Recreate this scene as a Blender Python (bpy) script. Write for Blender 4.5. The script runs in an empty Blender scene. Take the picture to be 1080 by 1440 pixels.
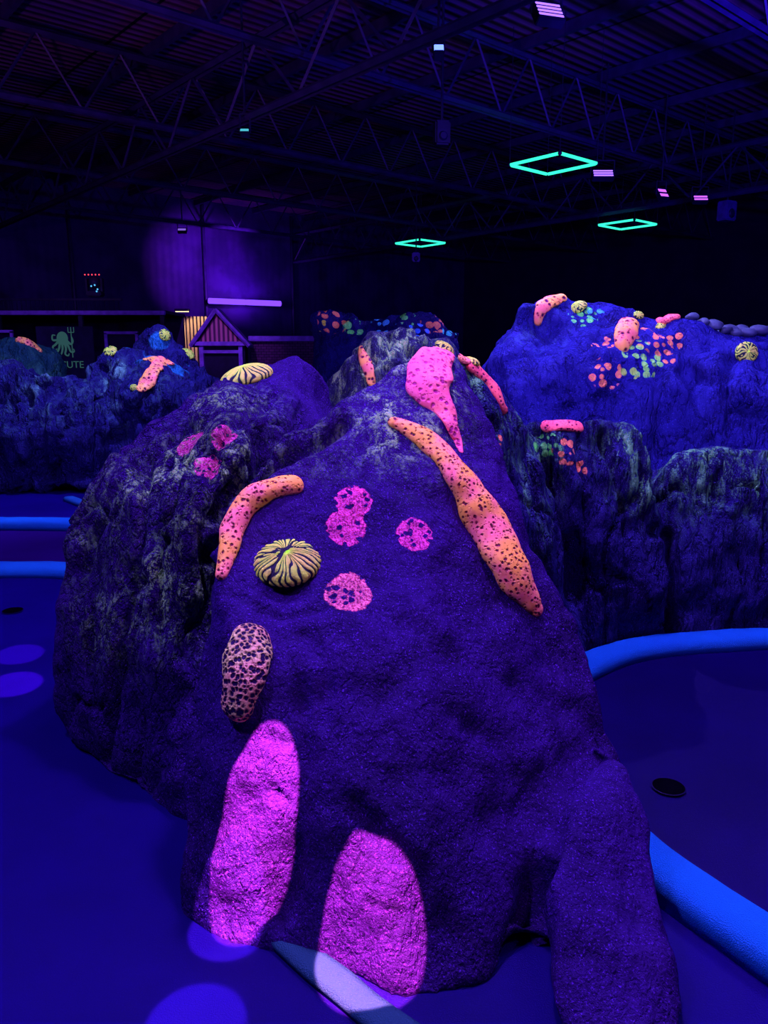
import bpy, bmesh, math, random
from mathutils import Vector, Matrix, noise
from mathutils.bvhtree import BVHTree
random.seed(4)
S=bpy.context.scene
COL=S.collection
S.view_settings.view_transform='Standard'
S.view_settings.look='None'
EYE=Vector((0,0,1.6)); F=1080.0; TH=math.atan(220/1080)
def direc(u,v):
    x=(u-540)/F; y=-(v-720)/F
    return Vector((x, math.cos(TH)+y*math.sin(TH), y*math.cos(TH)-math.sin(TH)))
def P(u,v,Y):
    d=direc(u,v); p=EYE+d*(Y/d.y)
    return Vector((p.x,p.y,max(p.z,-0.02)))
def G(u,v,z=0.0):
    d=direc(u,v); return EYE+d*((z-1.6)/d.z)
# ------------------------------------------------------------ nodes
def newmat(name):
    m=bpy.data.materials.new(name); m.use_nodes=True
    m.node_tree.nodes.clear(); return m,m.node_tree
class NT:
    def __init__(s,nt): s.nt=nt
    def n(s,t,**k):
        x=s.nt.nodes.new(t)
        for a,b in k.items(): setattr(x,a,b)
        return x
    def set(s,sock,v):
        if isinstance(v,bpy.types.NodeSocket): s.nt.links.new(v,sock)
        else: sock.default_value=v
    def math(s,op,a,b=None,c=None,clamp=False):
        x=s.n('ShaderNodeMath',operation=op,use_clamp=clamp); s.set(x.inputs[0],a)
        if b is not None: s.set(x.inputs[1],b)
        if c is not None: s.set(x.inputs[2],c)
        return x.outputs[0]
    def vec(s,op,a,b=None):
        x=s.n('ShaderNodeVectorMath',operation=op); s.set(x.inputs[0],a)
        if b is not None: s.set(x.inputs[1],b)
        return x.outputs['Value'] if op in('DISTANCE','LENGTH','DOT_PRODUCT') else x.outputs[0]
    def scale(s,a,f):
        x=s.n('ShaderNodeVectorMath',operation='SCALE'); s.set(x.inputs[0],a); x.inputs['Scale'].default_value=f; return x.outputs[0]
    def noise(s,vec,scale,detail=4,rough=.55,dist=0):
        x=s.n('ShaderNodeTexNoise'); s.set(x.inputs['Vector'],vec)
        x.inputs['Scale'].default_value=scale; x.inputs['Detail'].default_value=detail
        x.inputs['Roughness'].default_value=rough; x.inputs['Distortion'].default_value=dist
        return x
    def vor(s,vec,scale,feature='F1',rnd=1.0):
        x=s.n('ShaderNodeTexVoronoi',feature=feature); s.set(x.inputs['Vector'],vec)
        x.inputs['Scale'].default_value=scale
        x.inputs['Randomness'].default_value=rnd
        return x
    def step(s,v,a,b,lo=0.0,hi=1.0):
        x=s.n('ShaderNodeMapRange',interpolation_type='SMOOTHSTEP'); s.set(x.inputs['Value'],v)
        x.inputs['From Min'].default_value=a; x.inputs['From Max'].default_value=b
        x.inputs['To Min'].default_value=lo; x.inputs['To Max'].default_value=hi
        return x.outputs[0]
    def mix(s,f,a,b):
        x=s.n('ShaderNodeMix',data_type='RGBA'); x.clamp_factor=True
        s.set(x.inputs[0],f)
        s.set(x.inputs[6],a if isinstance(a,bpy.types.NodeSocket) else (*a,1)); s.set(x.inputs[7],b if isinstance(b,bpy.types.NodeSocket) else (*b,1))
        return x.outputs[2]
    def bump(s,h,dist,strength=1.0,normal=None):
        x=s.n('ShaderNodeBump'); s.set(x.inputs['Height'],h); x.inputs['Distance'].default_value=dist; x.inputs['Strength'].default_value=strength
        if normal: s.set(x.inputs['Normal'],normal)
        return x.outputs[0]
    def diffuse_out(s,col,normal=None,gloss=0.0,rough=.5):
        d=s.n('ShaderNodeBsdfDiffuse'); s.set(d.inputs[0],col)
        if normal: s.set(d.inputs['Normal'],normal)
        o=s.n('ShaderNodeOutputMaterial'); res=d.outputs[0]
        if gloss>0:
            g=s.n('ShaderNodeBsdfGlossy'); g.inputs['Roughness'].default_value=rough
            g.inputs['Color'].default_value=(1,1,1,1)
            if normal: s.set(g.inputs['Normal'],normal)
            m=s.n('ShaderNodeMixShader'); m.inputs[0].default_value=gloss
            s.nt.links.new(d.outputs[0],m.inputs[1]); s.nt.links.new(g.outputs[0],m.inputs[2]); res=m.outputs[0]
        s.nt.links.new(res,o.inputs[0])
def plain(name,c,c2=None,scale=8,gloss=0.02,bump=0.002,rough=.5):
    m,nt=newmat(name); s=NT(nt); pos=s.n('ShaderNodeNewGeometry').outputs['Position']
    nz=s.noise(pos,scale,6); 
    col=s.mix(s.step(nz.outputs[0],.35,.65),c,c2 or tuple(x*.6 for x in c))
    s.diffuse_out(col,s.bump(s.noise(pos,scale*12,3).outputs[0],bump) if bump else None,gloss,rough); return m
def emis(name,c,st):
    m,nt=newmat(name); e=nt.nodes.new('ShaderNodeEmission'); e.inputs[0].default_value=(*c,1); e.inputs[1].default_value=st
    o=nt.nodes.new('ShaderNodeOutputMaterial'); nt.links.new(e.outputs[0],o.inputs[0]); return m
def mat_rock(name,b1,b2,brush=(1.3,1.9,.12),stretch=(1,1,.35),hs=9,spots=(),clusters=(),bumpd=.02,grn=230,spark=3.4,mott=.6):
    m,nt=newmat(name); s=NT(nt); pos=s.n('ShaderNodeNewGeometry').outputs['Position']
    big=s.noise(pos,2.2,6,.65).outputs[0]
    col=s.mix(s.step(big,.36,.62),b1,b2)
    sp=s.vec('MULTIPLY',pos,stretch)
    at=s.n('ShaderNodeAttribute',attribute_name='brush').outputs['Fac']
    at2=s.n('ShaderNodeAttribute',attribute_name='crag').outputs['Fac']
    h1=s.noise(sp,hs*.6,6,.6,.3).outputs[0]
    rid=s.math('ABSOLUTE',s.math('SUBTRACT',h1,.5))
    h2=s.noise(sp,hs*2.4,8,.68,.5).outputs[0]
    rg=s.math('ABSOLUTE',s.math('SUBTRACT',s.noise(sp,hs*1.8,5,.6,.2).outputs[0],.5))
    soft=s.noise(pos,16,6,.62).outputs[0]
    grain=s.noise(pos,130,3,.7).outputs[0]
    col=s.mix(s.math('MULTIPLY',s.step(rid,.0,.02,.5,0),at2),col,(.004,.002,.02))  # crack shade put into the colour as well as the bump
    col=s.mix(s.step(s.noise(pos,7,6,.7).outputs[0],.30,.52,mott,0),col,tuple(x*.35 for x in b1))
    edge=s.math('ADD',s.math('MULTIPLY',h2,.7),s.math('MULTIPLY',grain,.3))
    mk=s.math('MULTIPLY',s.step(edge,.46,.61),at)
    mk=s.math('MULTIPLY',mk,s.step(rg,.008,.04,.05,1))
    mk=s.math('MULTIPLY',mk,s.step(s.noise(pos,3.3,3).outputs[0],.38,.58,.15,1))
    col=s.mix(mk,col,brush)
    col=s.mix(s.step(s.noise(pos,grn,2,.5).outputs[0],.58,.70,0,.7),col,tuple(x*spark for x in b2))
    wob=s.vec('ADD',pos,s.scale(s.noise(pos,30,3).outputs[1],.03))
    for c,r,cc in spots:
        c=(c[0]+.015,c[1]+.015,c[2]+.015)
        d=s.vec('DISTANCE',wob,c)
        mm=s.step(d,r*.93,r*1.03,1,0)
        v=s.vor(wob,2.5/r).outputs['Distance']
        holes=s.step(v,.30,.46,.0,1)
        fl=s.step(s.noise(pos,150,2).outputs[0],.44,.54,.2,1)
        ring=s.step(d,r*.6,r*.85,.75,1)
        col=s.mix(s.math('MULTIPLY',s.math('MULTIPLY',mm,holes),s.math('MULTIPLY',fl,ring)),col,cc)
    for c,R,sc,cc in clusters:
        d=s.vec('DISTANCE',wob,tuple(c))
        v=s.vor(pos,sc,rnd=.5).outputs['Distance']
        mm=s.math('MULTIPLY',s.step(d,R*.9,R*1.02,1,0),s.step(v,.38,.46,1,0))
        fl=s.step(s.noise(pos,110,2).outputs[0],.35,.5,.3,1)
        col=s.mix(s.math('MULTIPLY',mm,fl),col,cc)
    hh=s.math('ADD',s.math('MULTIPLY',s.step(rid,0,.035),.6),s.math('MULTIPLY',h2,1.6))
    hh=s.math('ADD',hh,s.math('MULTIPLY',s.step(rg,0,.08),.8))
    hh=s.math('ADD',s.math('MULTIPLY',hh,at2),s.math('MULTIPLY',soft,1.1))
    hh=s.math('ADD',hh,s.math('MULTIPLY',grain,.26))
    s.diffuse_out(col,s.bump(hh,bumpd),.012,.45)
    return m
GG=1.45
def mat_coral(name,c1,c2,dark=(.25,.02,.12),sc=45,hole=.3,bumpd=.01):
    c1=(c1[0],c1[1]*GG,c1[2]); c2=(c2[0],c2[1]*GG,c2[2])
    m,nt=newmat(name); s=NT(nt); pos=s.n('ShaderNodeTexCoord').outputs['Object']
    wob=s.vec('ADD',pos,s.scale(s.noise(pos,35,2).outputs[1],.012))
    v=s.vor(wob,sc).outputs['Distance']; v2=s.vor(wob,sc*1.9).outputs['Distance']
    col=s.mix(s.step(s.noise(pos,7,3).outputs[0],.4,.6),c1,c2)
    col=s.mix(s.step(s.noise(pos,90,2).outputs[0],.4,.7,0,.35),col,tuple(x*.35 for x in c1))
    col=s.mix(s.step(v,hole*.75,hole*1.1,1,0),col,dark)  # darkness of the pits put into the colour, pits not modelled
    col=s.mix(s.step(v2,.18,.28,.8,0),col,dark)
    h=s.math('ADD',s.step(v,hole*.5,hole*1.4),s.math('MULTIPLY',s.step(v2,.1,.3),.4))
    s.diffuse_out(col,s.bump(h,bumpd),.02,.4); return m
# ------------------------------------------------------------ mesh helpers
def mkobj(name,verts,faces,mat=None,smooth=False,parent=None,loc=None):
    me=bpy.data.meshes.new(name); 
    o=Vector(loc) if loc is not None else Vector((0,0,0))
    me.from_pydata([Vector(v)-o for v in verts],[],faces); me.update()
    ob=bpy.data.objects.new(name,me); COL.objects.link(ob); ob.location=o
    if mat: me.materials.append(mat)
    if smooth: me.polygons.foreach_set('use_smooth',[True]*len(me.polygons))
    if parent: ob.parent=parent; ob.matrix_parent_inverse=Matrix.Identity(4); ob.location=o
    return ob
def tag(o,label,cat,group=None,kind=None):
    if kind!='structure': o['label']=label; o['category']=cat
    if group: o['group']=group
    if kind: o['kind']=kind
    return o
def empty(name,loc,rot=0):
    e=bpy.data.objects.new(name,None); e.empty_display_size=.2; COL.objects.link(e); e.location=loc; e.rotation_euler=(0,0,rot); return e
def bm_obj(name,bm,mat,smooth=False,parent=None,bevel=0):
    if bevel: bmesh.ops.bevel(bm,geom=bm.edges[:],offset=bevel,segments=2,affect='EDGES',clamp_overlap=True)
    bmesh.ops.recalc_face_normals(bm,faces=bm.faces[:])
    me=bpy.data.meshes.new(name); bm.to_mesh(me); bm.free()
    if mat: me.materials.append(mat)
    if smooth: me.polygons.foreach_set('use_smooth',[True]*len(me.polygons))
    ob=bpy.data.objects.new(name,me); COL.objects.link(ob)
    if parent: ob.parent=parent
    return ob
def bm_box(bm,c,sz,rot=None):
    M=Matrix.Translation(Vector(c))@(rot.to_4x4() if rot else Matrix.Identity(4))@Matrix.Diagonal((*sz,1))
    bmesh.ops.create_cube(bm,size=1,matrix=M)
def bm_bar(bm,p,q,w,seg=6):
    p=Vector(p);q=Vector(q);d=q-p
    M=Matrix.Translation((p+q)/2)@d.to_track_quat('Z','Y').to_matrix().to_4x4()
    bmesh.ops.create_cone(bm,cap_ends=True,segments=seg,radius1=w/2,radius2=w/2,depth=d.length,matrix=M)
def box(name,c,sz,mat,parent=None,bevel=0,rot=None):
    bm=bmesh.new(); bm_box(bm,c,sz,rot); return bm_obj(name,bm,mat,parent=parent,bevel=bevel)
# ------------------------------------------------------------ rocks
ROCKS=[]
def lobe(front,back=.8,drop=.25):
    pts=[Vector(p) for p in front]
    out=list(pts)
    for p in pts:
        out.append(Vector((p.x,p.y+back,max(p.z-drop,0))))
        out.append(Vector((p.x,p.y+back,-.02)))
    return out
def segdist(p,a,b):
    ab=b-a; t=max(0,min(1,(p-a).dot(ab)/max(ab.length_squared,1e-9))); return (p-(a+ab*t)).length
def rock(name,lobes,mat,vox,sm,amp=.03,fine=.012,crack=.02,seed=0,brush=(),label='',craggy=None,cat='rock',creases=(),fs=1.0):
    bm=bmesh.new()
    for L in lobes:
        b2=bmesh.new()
        for p in L: b2.verts.new(p)
        r=bmesh.ops.convex_hull(b2,input=b2.verts[:])
        bmesh.ops.delete(b2,geom=list({g for g in r['geom_interior'] if isinstance(g,bmesh.types.BMVert)}),context='VERTS')
        bmesh.ops.triangulate(b2,faces=b2.faces[:]); bmesh.ops.recalc_face_normals(b2,faces=b2.faces[:])
        me=bpy.data.meshes.new('t'); b2.to_mesh(me); b2.free(); bm.from_mesh(me); bpy.data.meshes.remove(me)
    me=bpy.data.meshes.new('t'); bm.to_mesh(me); bm.free()
    ob=bpy.data.objects.new(name,me); COL.objects.link(ob)
    md=ob.modifiers.new('r','REMESH'); md.mode='VOXEL'; md.voxel_size=vox
    ms=ob.modifiers.new('s','SMOOTH'); ms.factor=.5; ms.iterations=sm
    dg=bpy.context.evaluated_depsgraph_get(); ev=ob.evaluated_get(dg)
    me2=bpy.data.meshes.new_from_object(ev); ob.modifiers.clear(); ob.data=me2; bpy.data.meshes.remove(me)
    me2.name=name
    off=Vector((seed*3.1,seed*1.7,seed*.9))
    nrm=[v.normal.copy() for v in me2.vertices]
    bv=BVHTree.FromPolygons([v.co[:] for v in me2.vertices],[p.vertices[:] for p in me2.polygons])
    segs=[]
    for path,w,dep in creases:
        pts=[]
        dense=cat_sp([(a,b,0) for a,b in path],5)
        for u,v,_ in dense:
            h=bv.ray_cast(EYE,direc(u,v).normalized())
            if h[0] is not None: pts.append(h[0])
        for a,b in zip(pts,pts[1:]):
            if (a-b).length<.5: segs.append((a,b,w,dep))
    a1=me2.attributes.new('brush','FLOAT','POINT'); a2=me2.attributes.new('crag','FLOAT','POINT')
    for i,v in enumerate(me2.vertices):
        p=v.co+off
        cg=1.0 if craggy is None else craggy(v.co)
        d=amp*noise.noise(p*2.1)+amp*.6*noise.noise(p*5.2)+amp*.25*noise.noise(p*9.7)
        q=Vector((p.x*4,p.y*4,p.z*1.1))*fs+Vector((1,1,1))*noise.noise(p*2.7)*.8
        n1=noise.noise(q); d-=cg*crack*max(0,1-abs(n1)/.07)
        q2=Vector((p.x*7,p.y*7,p.z*3))*fs
        d+=fine*cg*noise.turbulence(q2,2,False)
        d+=fine*.4*noise.noise(p*13)
        mx=0.0
        for a,b,w,dep in segs:
            if abs(a.x-v.co.x)>.35 or abs(a.z-v.co.z)>.35: continue
            sd=segdist(v.co,a,b)
            if sd<w*2.5: mx=max(mx,dep*math.exp(-(sd/w)**2))
        d-=mx
        v.co+=nrm[i]*d
        if v.co.z<-.02: v.co.z=-.02
        b=0
        for c,r,s_ in brush:
            b=max(b,s_*math.exp(-((v.co-c).length/r)**2*1.2))
        a1.data[i].value=b; a2.data[i].value=cg
    me2.materials.append(mat)
    me2.polygons.foreach_set('use_smooth',[True]*len(me2.polygons)); me2.update()
    tag(ob,label,cat)
    ROCKS.append((ob,BVHTree.FromPolygons([v.co[:] for v in me2.vertices],[p.vertices[:] for p in me2.polygons])))
    return ob
def cat_sp(pts,n):
    out=[]
    P_=[pts[0]]+list(pts)+[pts[-1]]
    for i in range(1,len(P_)-2):
        for k in range(n):
            t=k/n; p0,p1,p2,p3=P_[i-1:i+3]
            out.append(tuple(.5*((2*p1[j])+(-p0[j]+p2[j])*t+(2*p0[j]-5*p1[j]+4*p2[j]-p3[j])*t*t+(-p0[j]+3*p1[j]-3*p2[j]+p3[j])*t**3) for j in range(3)))
    out.append(tuple(pts[-1])); return out
def surf(u,v,only=None):
    for k in range(40):
        d=direc(u,v).normalized(); best=None
        for ob,b in ROCKS:
            if only and ob.name not in only: continue
            h=b.ray_cast(EYE,d)
            if h[0] is not None and (best is None or h[3]<best[2]): best=(h[0],h[1],h[3])
        if best: return best
        v+=3
    raise Exception('miss %s %s'%(u,v))
def down(x,y,name):
    for ob,b in ROCKS:
        if ob.name==name:
            h=b.ray_cast(Vector((x,y,6)),Vector((0,0,-1)))
            if h[0] is not None: return h[0],h[1]
    return Vector((x,y,0)),Vector((0,0,1))
ORG=(3.0,1.1,.22); YEL=(2.6,4.0,.12); GRN=(.5,4.2,.3); HOT=(2.9,.3,.7)
Fl=[P(548,535,3.0),P(575,498,3.1),P(605,478,3.15),P(642,484,3.25),P(468,588,2.95),P(398,636,2.8),P(330,676,2.65),P(296,735,2.5),
 P(290,850,2.38),P(278,1000,2.28),P(268,1120,2.2),P(266,1300,1.98),P(300,1325,1.90),P(345,960,2.10),P(400,700,2.62),P(500,650,2.72),
 P(600,750,2.5),P(600,1000,2.05),P(600,1200,1.82),P(450,1000,2.05),P(400,1300,1.88),P(595,1410,1.66),P(700,1375,1.73),P(700,690,2.85),
 P(737,780,2.75),P(768,862,2.65),P(828,958,2.5),P(866,1035,2.35),P(884,1120,2.28),P(880,1240,2.08),
 Vector((-.3,3.5,0)),Vector((.75,3.1,0)),Vector((.45,3.4,1.1)),Vector((.25,3.6,1.35)),Vector((-.3,3.4,.9))]
Rl=[P(864,1030,2.3),P(908,1150,2.05),P(938,1300,1.82),P(962,1445,1.55),P(975,1560,1.38),P(800,1120,2.0),P(772,1250,1.77),P(775,1400,1.60),P(840,1540,1.42),
 Vector((.75,2.4,0)),Vector((.5,2.5,0)),Vector((.5,2.5,.3))]
Ll=[P(418,497,3.7),P(330,528,3.5),P(250,573,3.3),P(144,648,3.15),P(94,735,3.1),P(82,850,3.05),P(80,1000,3.05),P(92,1045,2.98),P(455,530,3.8),P(488,590,3.8),
 P(190,700,2.88),P(300,650,3.02),P(370,605,3.1),P(200,900,2.74),P(250,1080,2.55),P(268,1170,2.42),P(150,1108,2.72),
 Vector((-1.3,4.0,0)),Vector((-.1,4.3,0)),Vector((-.3,4.2,1.1)),Vector((-1.1,3.9,.8)),Vector((-.1,2.8,.0))]
L2=[P(300,548,3.3),P(262,575,3.2),P(310,600,2.9),P(335,640,2.85),P(275,700,2.74),P(262,850,2.68),P(230,700,2.8),P(370,590,3.05),P(330,545,3.4),Vector((-.6,3.4,.2)),P(255,950,2.68)]
sp=[]
main_spots_px=[(497,703,27,HOT),(487,741,30,HOT),(583,751,27,HOT),(490,834,34,(3.0,.75,.55)),(268,624,23,HOT),(315,617,20,HOT),(291,656,20,HOT)]
LC=[P(230,620,3.0),P(180,760,2.9),P(180,930,2.8),P(300,600,3.0)]
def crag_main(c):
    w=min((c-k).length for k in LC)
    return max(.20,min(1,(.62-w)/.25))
bs=[(P(150,740,2.9),.27,.85),(P(230,650,2.9),.28,.85),(P(235,820,2.75),.24,1.0),(P(320,640,2.8),.2,.9),(P(300,580,3.2),.22,.6),(P(540,575,2.9),.24,1.0),(P(590,530,3.0),.2,.8),(P(470,620,2.8),.16,.5),(P(250,740,2.75),.2,.9),(P(620,620,2.8),.15,.3),(P(150,850,2.9),.18,.5)]
tmp=plain('tmp',(1,1,1))
creases=[([(482,596),(430,632),(380,655),(325,690),(300,740),(290,850),(284,950),(279,1050),(272,1170)],.030,.07),
 ([(205,640),(200,740),(180,850),(165,960),(140,1090)],.02,.045),
 ([(862,1040),(810,1085),(780,1140),(765,1210),(748,1290),(720,1360)],.045,.07),
 ([(500,1130),(530,1170),(560,1195),(590,1230)],.025,.03),
 ([(330,840),(365,858),(400,868),(450,860)],.02,.02),
 ([(110,800),(140,720),(200,655),(260,600)],.03,.03),
 ([(300,700),(300,640),(330,600),(390,560)],.025,.035),
 ([(425,960),(424,1080),(416,1180),(390,1290)],.03,.03),
 ([(592,1230),(595,1320),(597,1400)],.035,.03),
 ([(560,880),(640,930),(760,980),(850,1030)],.06,.02),
 ([(430,900),(455,940),(450,1010)],.03,.02),
 ([(640,1010),(700,1060),(740,1130)],.04,.02),
 ([(375,1035),(400,1050)],.015,.02),([(385,1110),(410,1135)],.015,.02),([(520,1270),(560,1285)],.012,.015),
 ([(130,860),(125,960),(150,1040)],.02,.03),
 ([(240,760),(225,860),(235,960)],.015,.03)]
main=rock('boulder',[Fl,Rl,Ll,L2],tmp,.015,5,amp=.045,fine=.022,crack=.025,seed=1,brush=bs,craggy=crag_main,creases=creases,
  label='huge violet-lit sculpted concrete boulder with painted coral spots')
for u,v,r,c in main_spots_px:
    h=surf(u,v,['boulder']); sp.append((h[0],r*h[2]/1080/1.02,c))
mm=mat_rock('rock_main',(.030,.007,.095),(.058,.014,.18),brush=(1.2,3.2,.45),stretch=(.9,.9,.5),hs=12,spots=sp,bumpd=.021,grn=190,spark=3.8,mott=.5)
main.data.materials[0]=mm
RN='rock_ridge'
G1=lobe([P(640,490,3.4),P(672,516,3.5),P(715,575,3.7),P(745,605,3.9),P(690,600,3.35),P(705,650,3.35),P(760,655,3.72),P(775,800,3.65),P(828,930,3.86),P(740,880,3.45)],.7)
G2=lobe([P(745,600,4.0),P(800,604,4.0),P(850,590,4.1),P(884,600,4.15),P(908,640,4.15),P(935,690,4.12),P(830,930,3.95),P(938,908,4.12),P(940,850,4.05),P(840,760,3.9),P(800,640,3.9)],.8)
G3=lobe([P(928,668,4.35),P(960,645,4.42),P(1000,630,4.42),P(1040,648,4.42),P(1085,662,4.4),P(1300,640,4.6),P(935,908,4.2),P(1000,890,4.3),P(1300,888,4.4),P(990,760,4.25),P(1080,740,4.3)],.8)
bs=[(P(670,540,3.4),.22,1.0),(P(700,620,3.4),.28,1.0),(P(870,620,4.1),.24,1.0),(P(1000,645,4.4),.28,1.0),(P(760,640,3.9),.2,.8),(P(1080,660,4.4),.22,1.0),(P(910,680,4.1),.18,1),(P(730,700,3.5),.3,.5)]
ridge=rock(RN,[G1,G2,G3],tmp,.022,3,amp=.06,fine=.03,crack=.05,seed=2,brush=bs,label='long low craggy artificial rock ridge beside the putting lane',
  creases=[([(745,620),(755,700),(765,780),(790,900)],.03,.06),([(925,660),(935,740),(945,820),(940,900)],.035,.09),([(850,610),(870,660),(890,740),(885,850)],.025,.05),([(815,615),(825,720),(815,850)],.02,.035),([(1010,660),(1000,740),(1010,860)],.02,.03)])
cl=[]
for u,v,R,sc,c in [(772,622,20,22,GRN),(802,628,22,20,ORG),(820,655,12,22,ORG),(684,650,16,26,ORG),(700,610,14,26,ORG)]:
    h=surf(u,v,[RN]); cl.append((h[0],R*h[2]/1080,sc,c))
ridge.data.materials[0]=mat_rock('rock_ridge',(.025,.018,.13),(.04,.04,.19),brush=(.6,2.8,.38),stretch=(1,1,.25),hs=7,clusters=cl,bumpd=.026)
B1=lobe([P(690,520,6.3),P(698,482,6.3),P(738,428,6.5),P(775,410,6.6),P(830,422,6.6),P(900,440,6.6),P(960,457,6.6),P(720,560,6.0),P(800,520,6.05),P(950,520,6.0),Vector((.95,5.8,0)),Vector((2.9,5.8,0))],1.3,.3)
B2=lobe([P(930,452,6.5),P(1000,464,6.3),P(1080,476,6.2),P(1300,502,6.2),P(1020,540,5.9),P(1300,620,5.8),Vector((2.6,5.75,0)),Vector((5,5.7,0))],1.4,.3)
far=rock('boulder.001',[B1,B2],tmp,.035,4,amp=.09,fine=.02,crack=.02,seed=3,brush=[(P(740,440,6.4),.4,.3)],label='tall bright-blue artificial boulder dotted with fluorescent coral',fs=.6,
  creases=[([(1035,500),(1020,540),(1030,640)],.05,.10),([(930,520),(925,580),(930,640)],.035,.06),([(850,560),(770,590),(720,640)],.04,.04),([(760,480),(750,540),(770,600)],.04,.04)])
cl=[]
for u,v,R,sc,c in [(822,443,20,15,GRN),(905,500,30,14,(.9,4.0,.25)),(855,520,24,14,ORG),(932,500,18,15,ORG),(915,470,26,15,ORG),(848,485,16,15,ORG),(890,512,18,13,(1.5,4,.2)),(840,440,12,16,(.2,2.0,1.4)),(950,475,14,15,ORG)]:
    h=surf(u,v,['boulder.001']); cl.append((h[0],R*h[2]/1080,sc,c))
far.data.materials[0]=mat_rock('rock_far',(.03,.035,.27),(.05,.06,.38),brush=(.3,.9,.6),hs=5,clusters=cl,bumpd=.022,grn=90,spark=1.8,mott=.35)
M1=lobe([P(458,548,6.6),P(485,503,6.6),P(525,466,6.7),P(570,464,6.7),P(610,477,6.7),P(640,487,6.8),P(530,560,6.2),P(480,640,6.2),P(640,560,6.3),P(470,760,6.2),P(660,640,6.3)],1.0)
M1=[Vector(p) for p in M1]+[Vector((-.5,6.1,0)),Vector((.8,6.1,0))]
mid=rock('boulder.002',[M1],tmp,.03,3,amp=.05,fine=.06,crack=.06,seed=5,brush=[(P(540,500,6.5),.6,1.0)],label='streaky grey-yellow artificial boulder carrying an orange coral')
mid.data.materials[0]=mat_rock('rock_mid',(.05,.05,.14),(.08,.09,.18),brush=(1.4,3.2,.5),stretch=(1,1,.2),hs=6,bumpd=.04,grn=80,spark=2)
R2=[lobe([P(440,442,11),P(470,452,11),P(500,439,11.2),P(520,450,11),P(460,480,10.6),P(520,500,10.6),Vector((-1,10.5,0)),Vector((0,10.5,0))],1),
    lobe([P(510,452,11),P(560,434,11),P(600,435,11),P(650,464,11),P(650,500,10.6),P(520,500,10.6),Vector((-.3,10.5,0)),Vector((1.1,10.5,0))],1)]
reef=rock('boulder.003',R2,tmp,.06,4,amp=.1,fine=.05,crack=.05,seed=6,brush=[],label='dark low artificial reef covered in orange, green and blue spots')
cl=[]
for u,v,R,sc,c in [(470,448,22,7,ORG),(500,455,16,8,GRN),(540,455,20,8,(.2,2,1.6)),(575,445,16,8,GRN),(610,455,18,7,ORG),(635,462,14,9,(.2,3,1.2)),(590,465,16,9,(.2,1.2,2)),(455,455,10,8,YEL)]:
    h=surf(u,v,['boulder.003']); cl.append((h[0],R*h[2]/1080,sc,c))
reef.data.materials[0]=mat_rock('rock_reef',(.01,.01,.10),(.015,.02,.16),clusters=cl,hs=4,bumpd=.02,grn=60,spark=2)
A1=lobe([P(-150,522,9.6),P(0,514,9.4),P(60,524,9.2),P(110,534,9.2),P(138,548,9.1),P(140,600,8.9),P(-150,690,9.0),P(0,690,8.9),P(135,688,8.9),P(60,600,8.8)],1.2)
A2=lobe([P(120,518,9.6),P(140,490,9.7),P(180,487,9.7),P(215,502,9.6),P(300,562,9.3),P(130,688,9.3),P(300,688,9.2),P(180,560,9.1)],1.2)
A3=lobe([P(180,500,10.3),P(190,468,10.4),P(215,460,10.4),P(245,485,10.4),P(270,510,10.3),P(305,545,10.2),P(300,680,10),P(200,680,10)],1.0)
left=rock('boulder.004',[A1,A2,A3],tmp,.045,3,amp=.10,fine=.10,crack=.12,seed=8,brush=[(P(60,530,9.2),.6,.6),(P(160,510,9.4),.6,.8)],label='row of blue-lit craggy artificial rocks edging a lane',fs=.55,
  creases=[([(142,520),(140,600),(138,685)],.08,.2),([(60,530),(55,600),(60,680)],.05,.1),([(250,560),(235,620),(240,680)],.06,.1)])
left.data.materials[0]=mat_rock('rock_left',(.025,.02,.15),(.04,.045,.21),brush=(.5,1.6,.7),stretch=(1,1,.25),hs=3,bumpd=.045,clusters=[(P(235,500,10.0),.5,3,(.05,.6,.8))],grn=60,spark=2)
A4=lobe([P(-120,470,12),P(0,472,12),P(40,476,12),P(60,492,12),P(62,560,11.6),P(-120,600,11.6)],1.0)
b5=rock('boulder.005',[A4],tmp,.08,3,amp=.1,fine=.05,crack=.08,seed=9,brush=[(P(30,490,11.8),.8,.6)],label='mossy green artificial boulder with red coral on top',fs=.5)
b5.data.materials[0]=mat_rock('rock_moss',(.015,.10,.08),(.02,.14,.14),brush=(.3,1.5,.3),hs=3,grn=60,spark=2)
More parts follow.
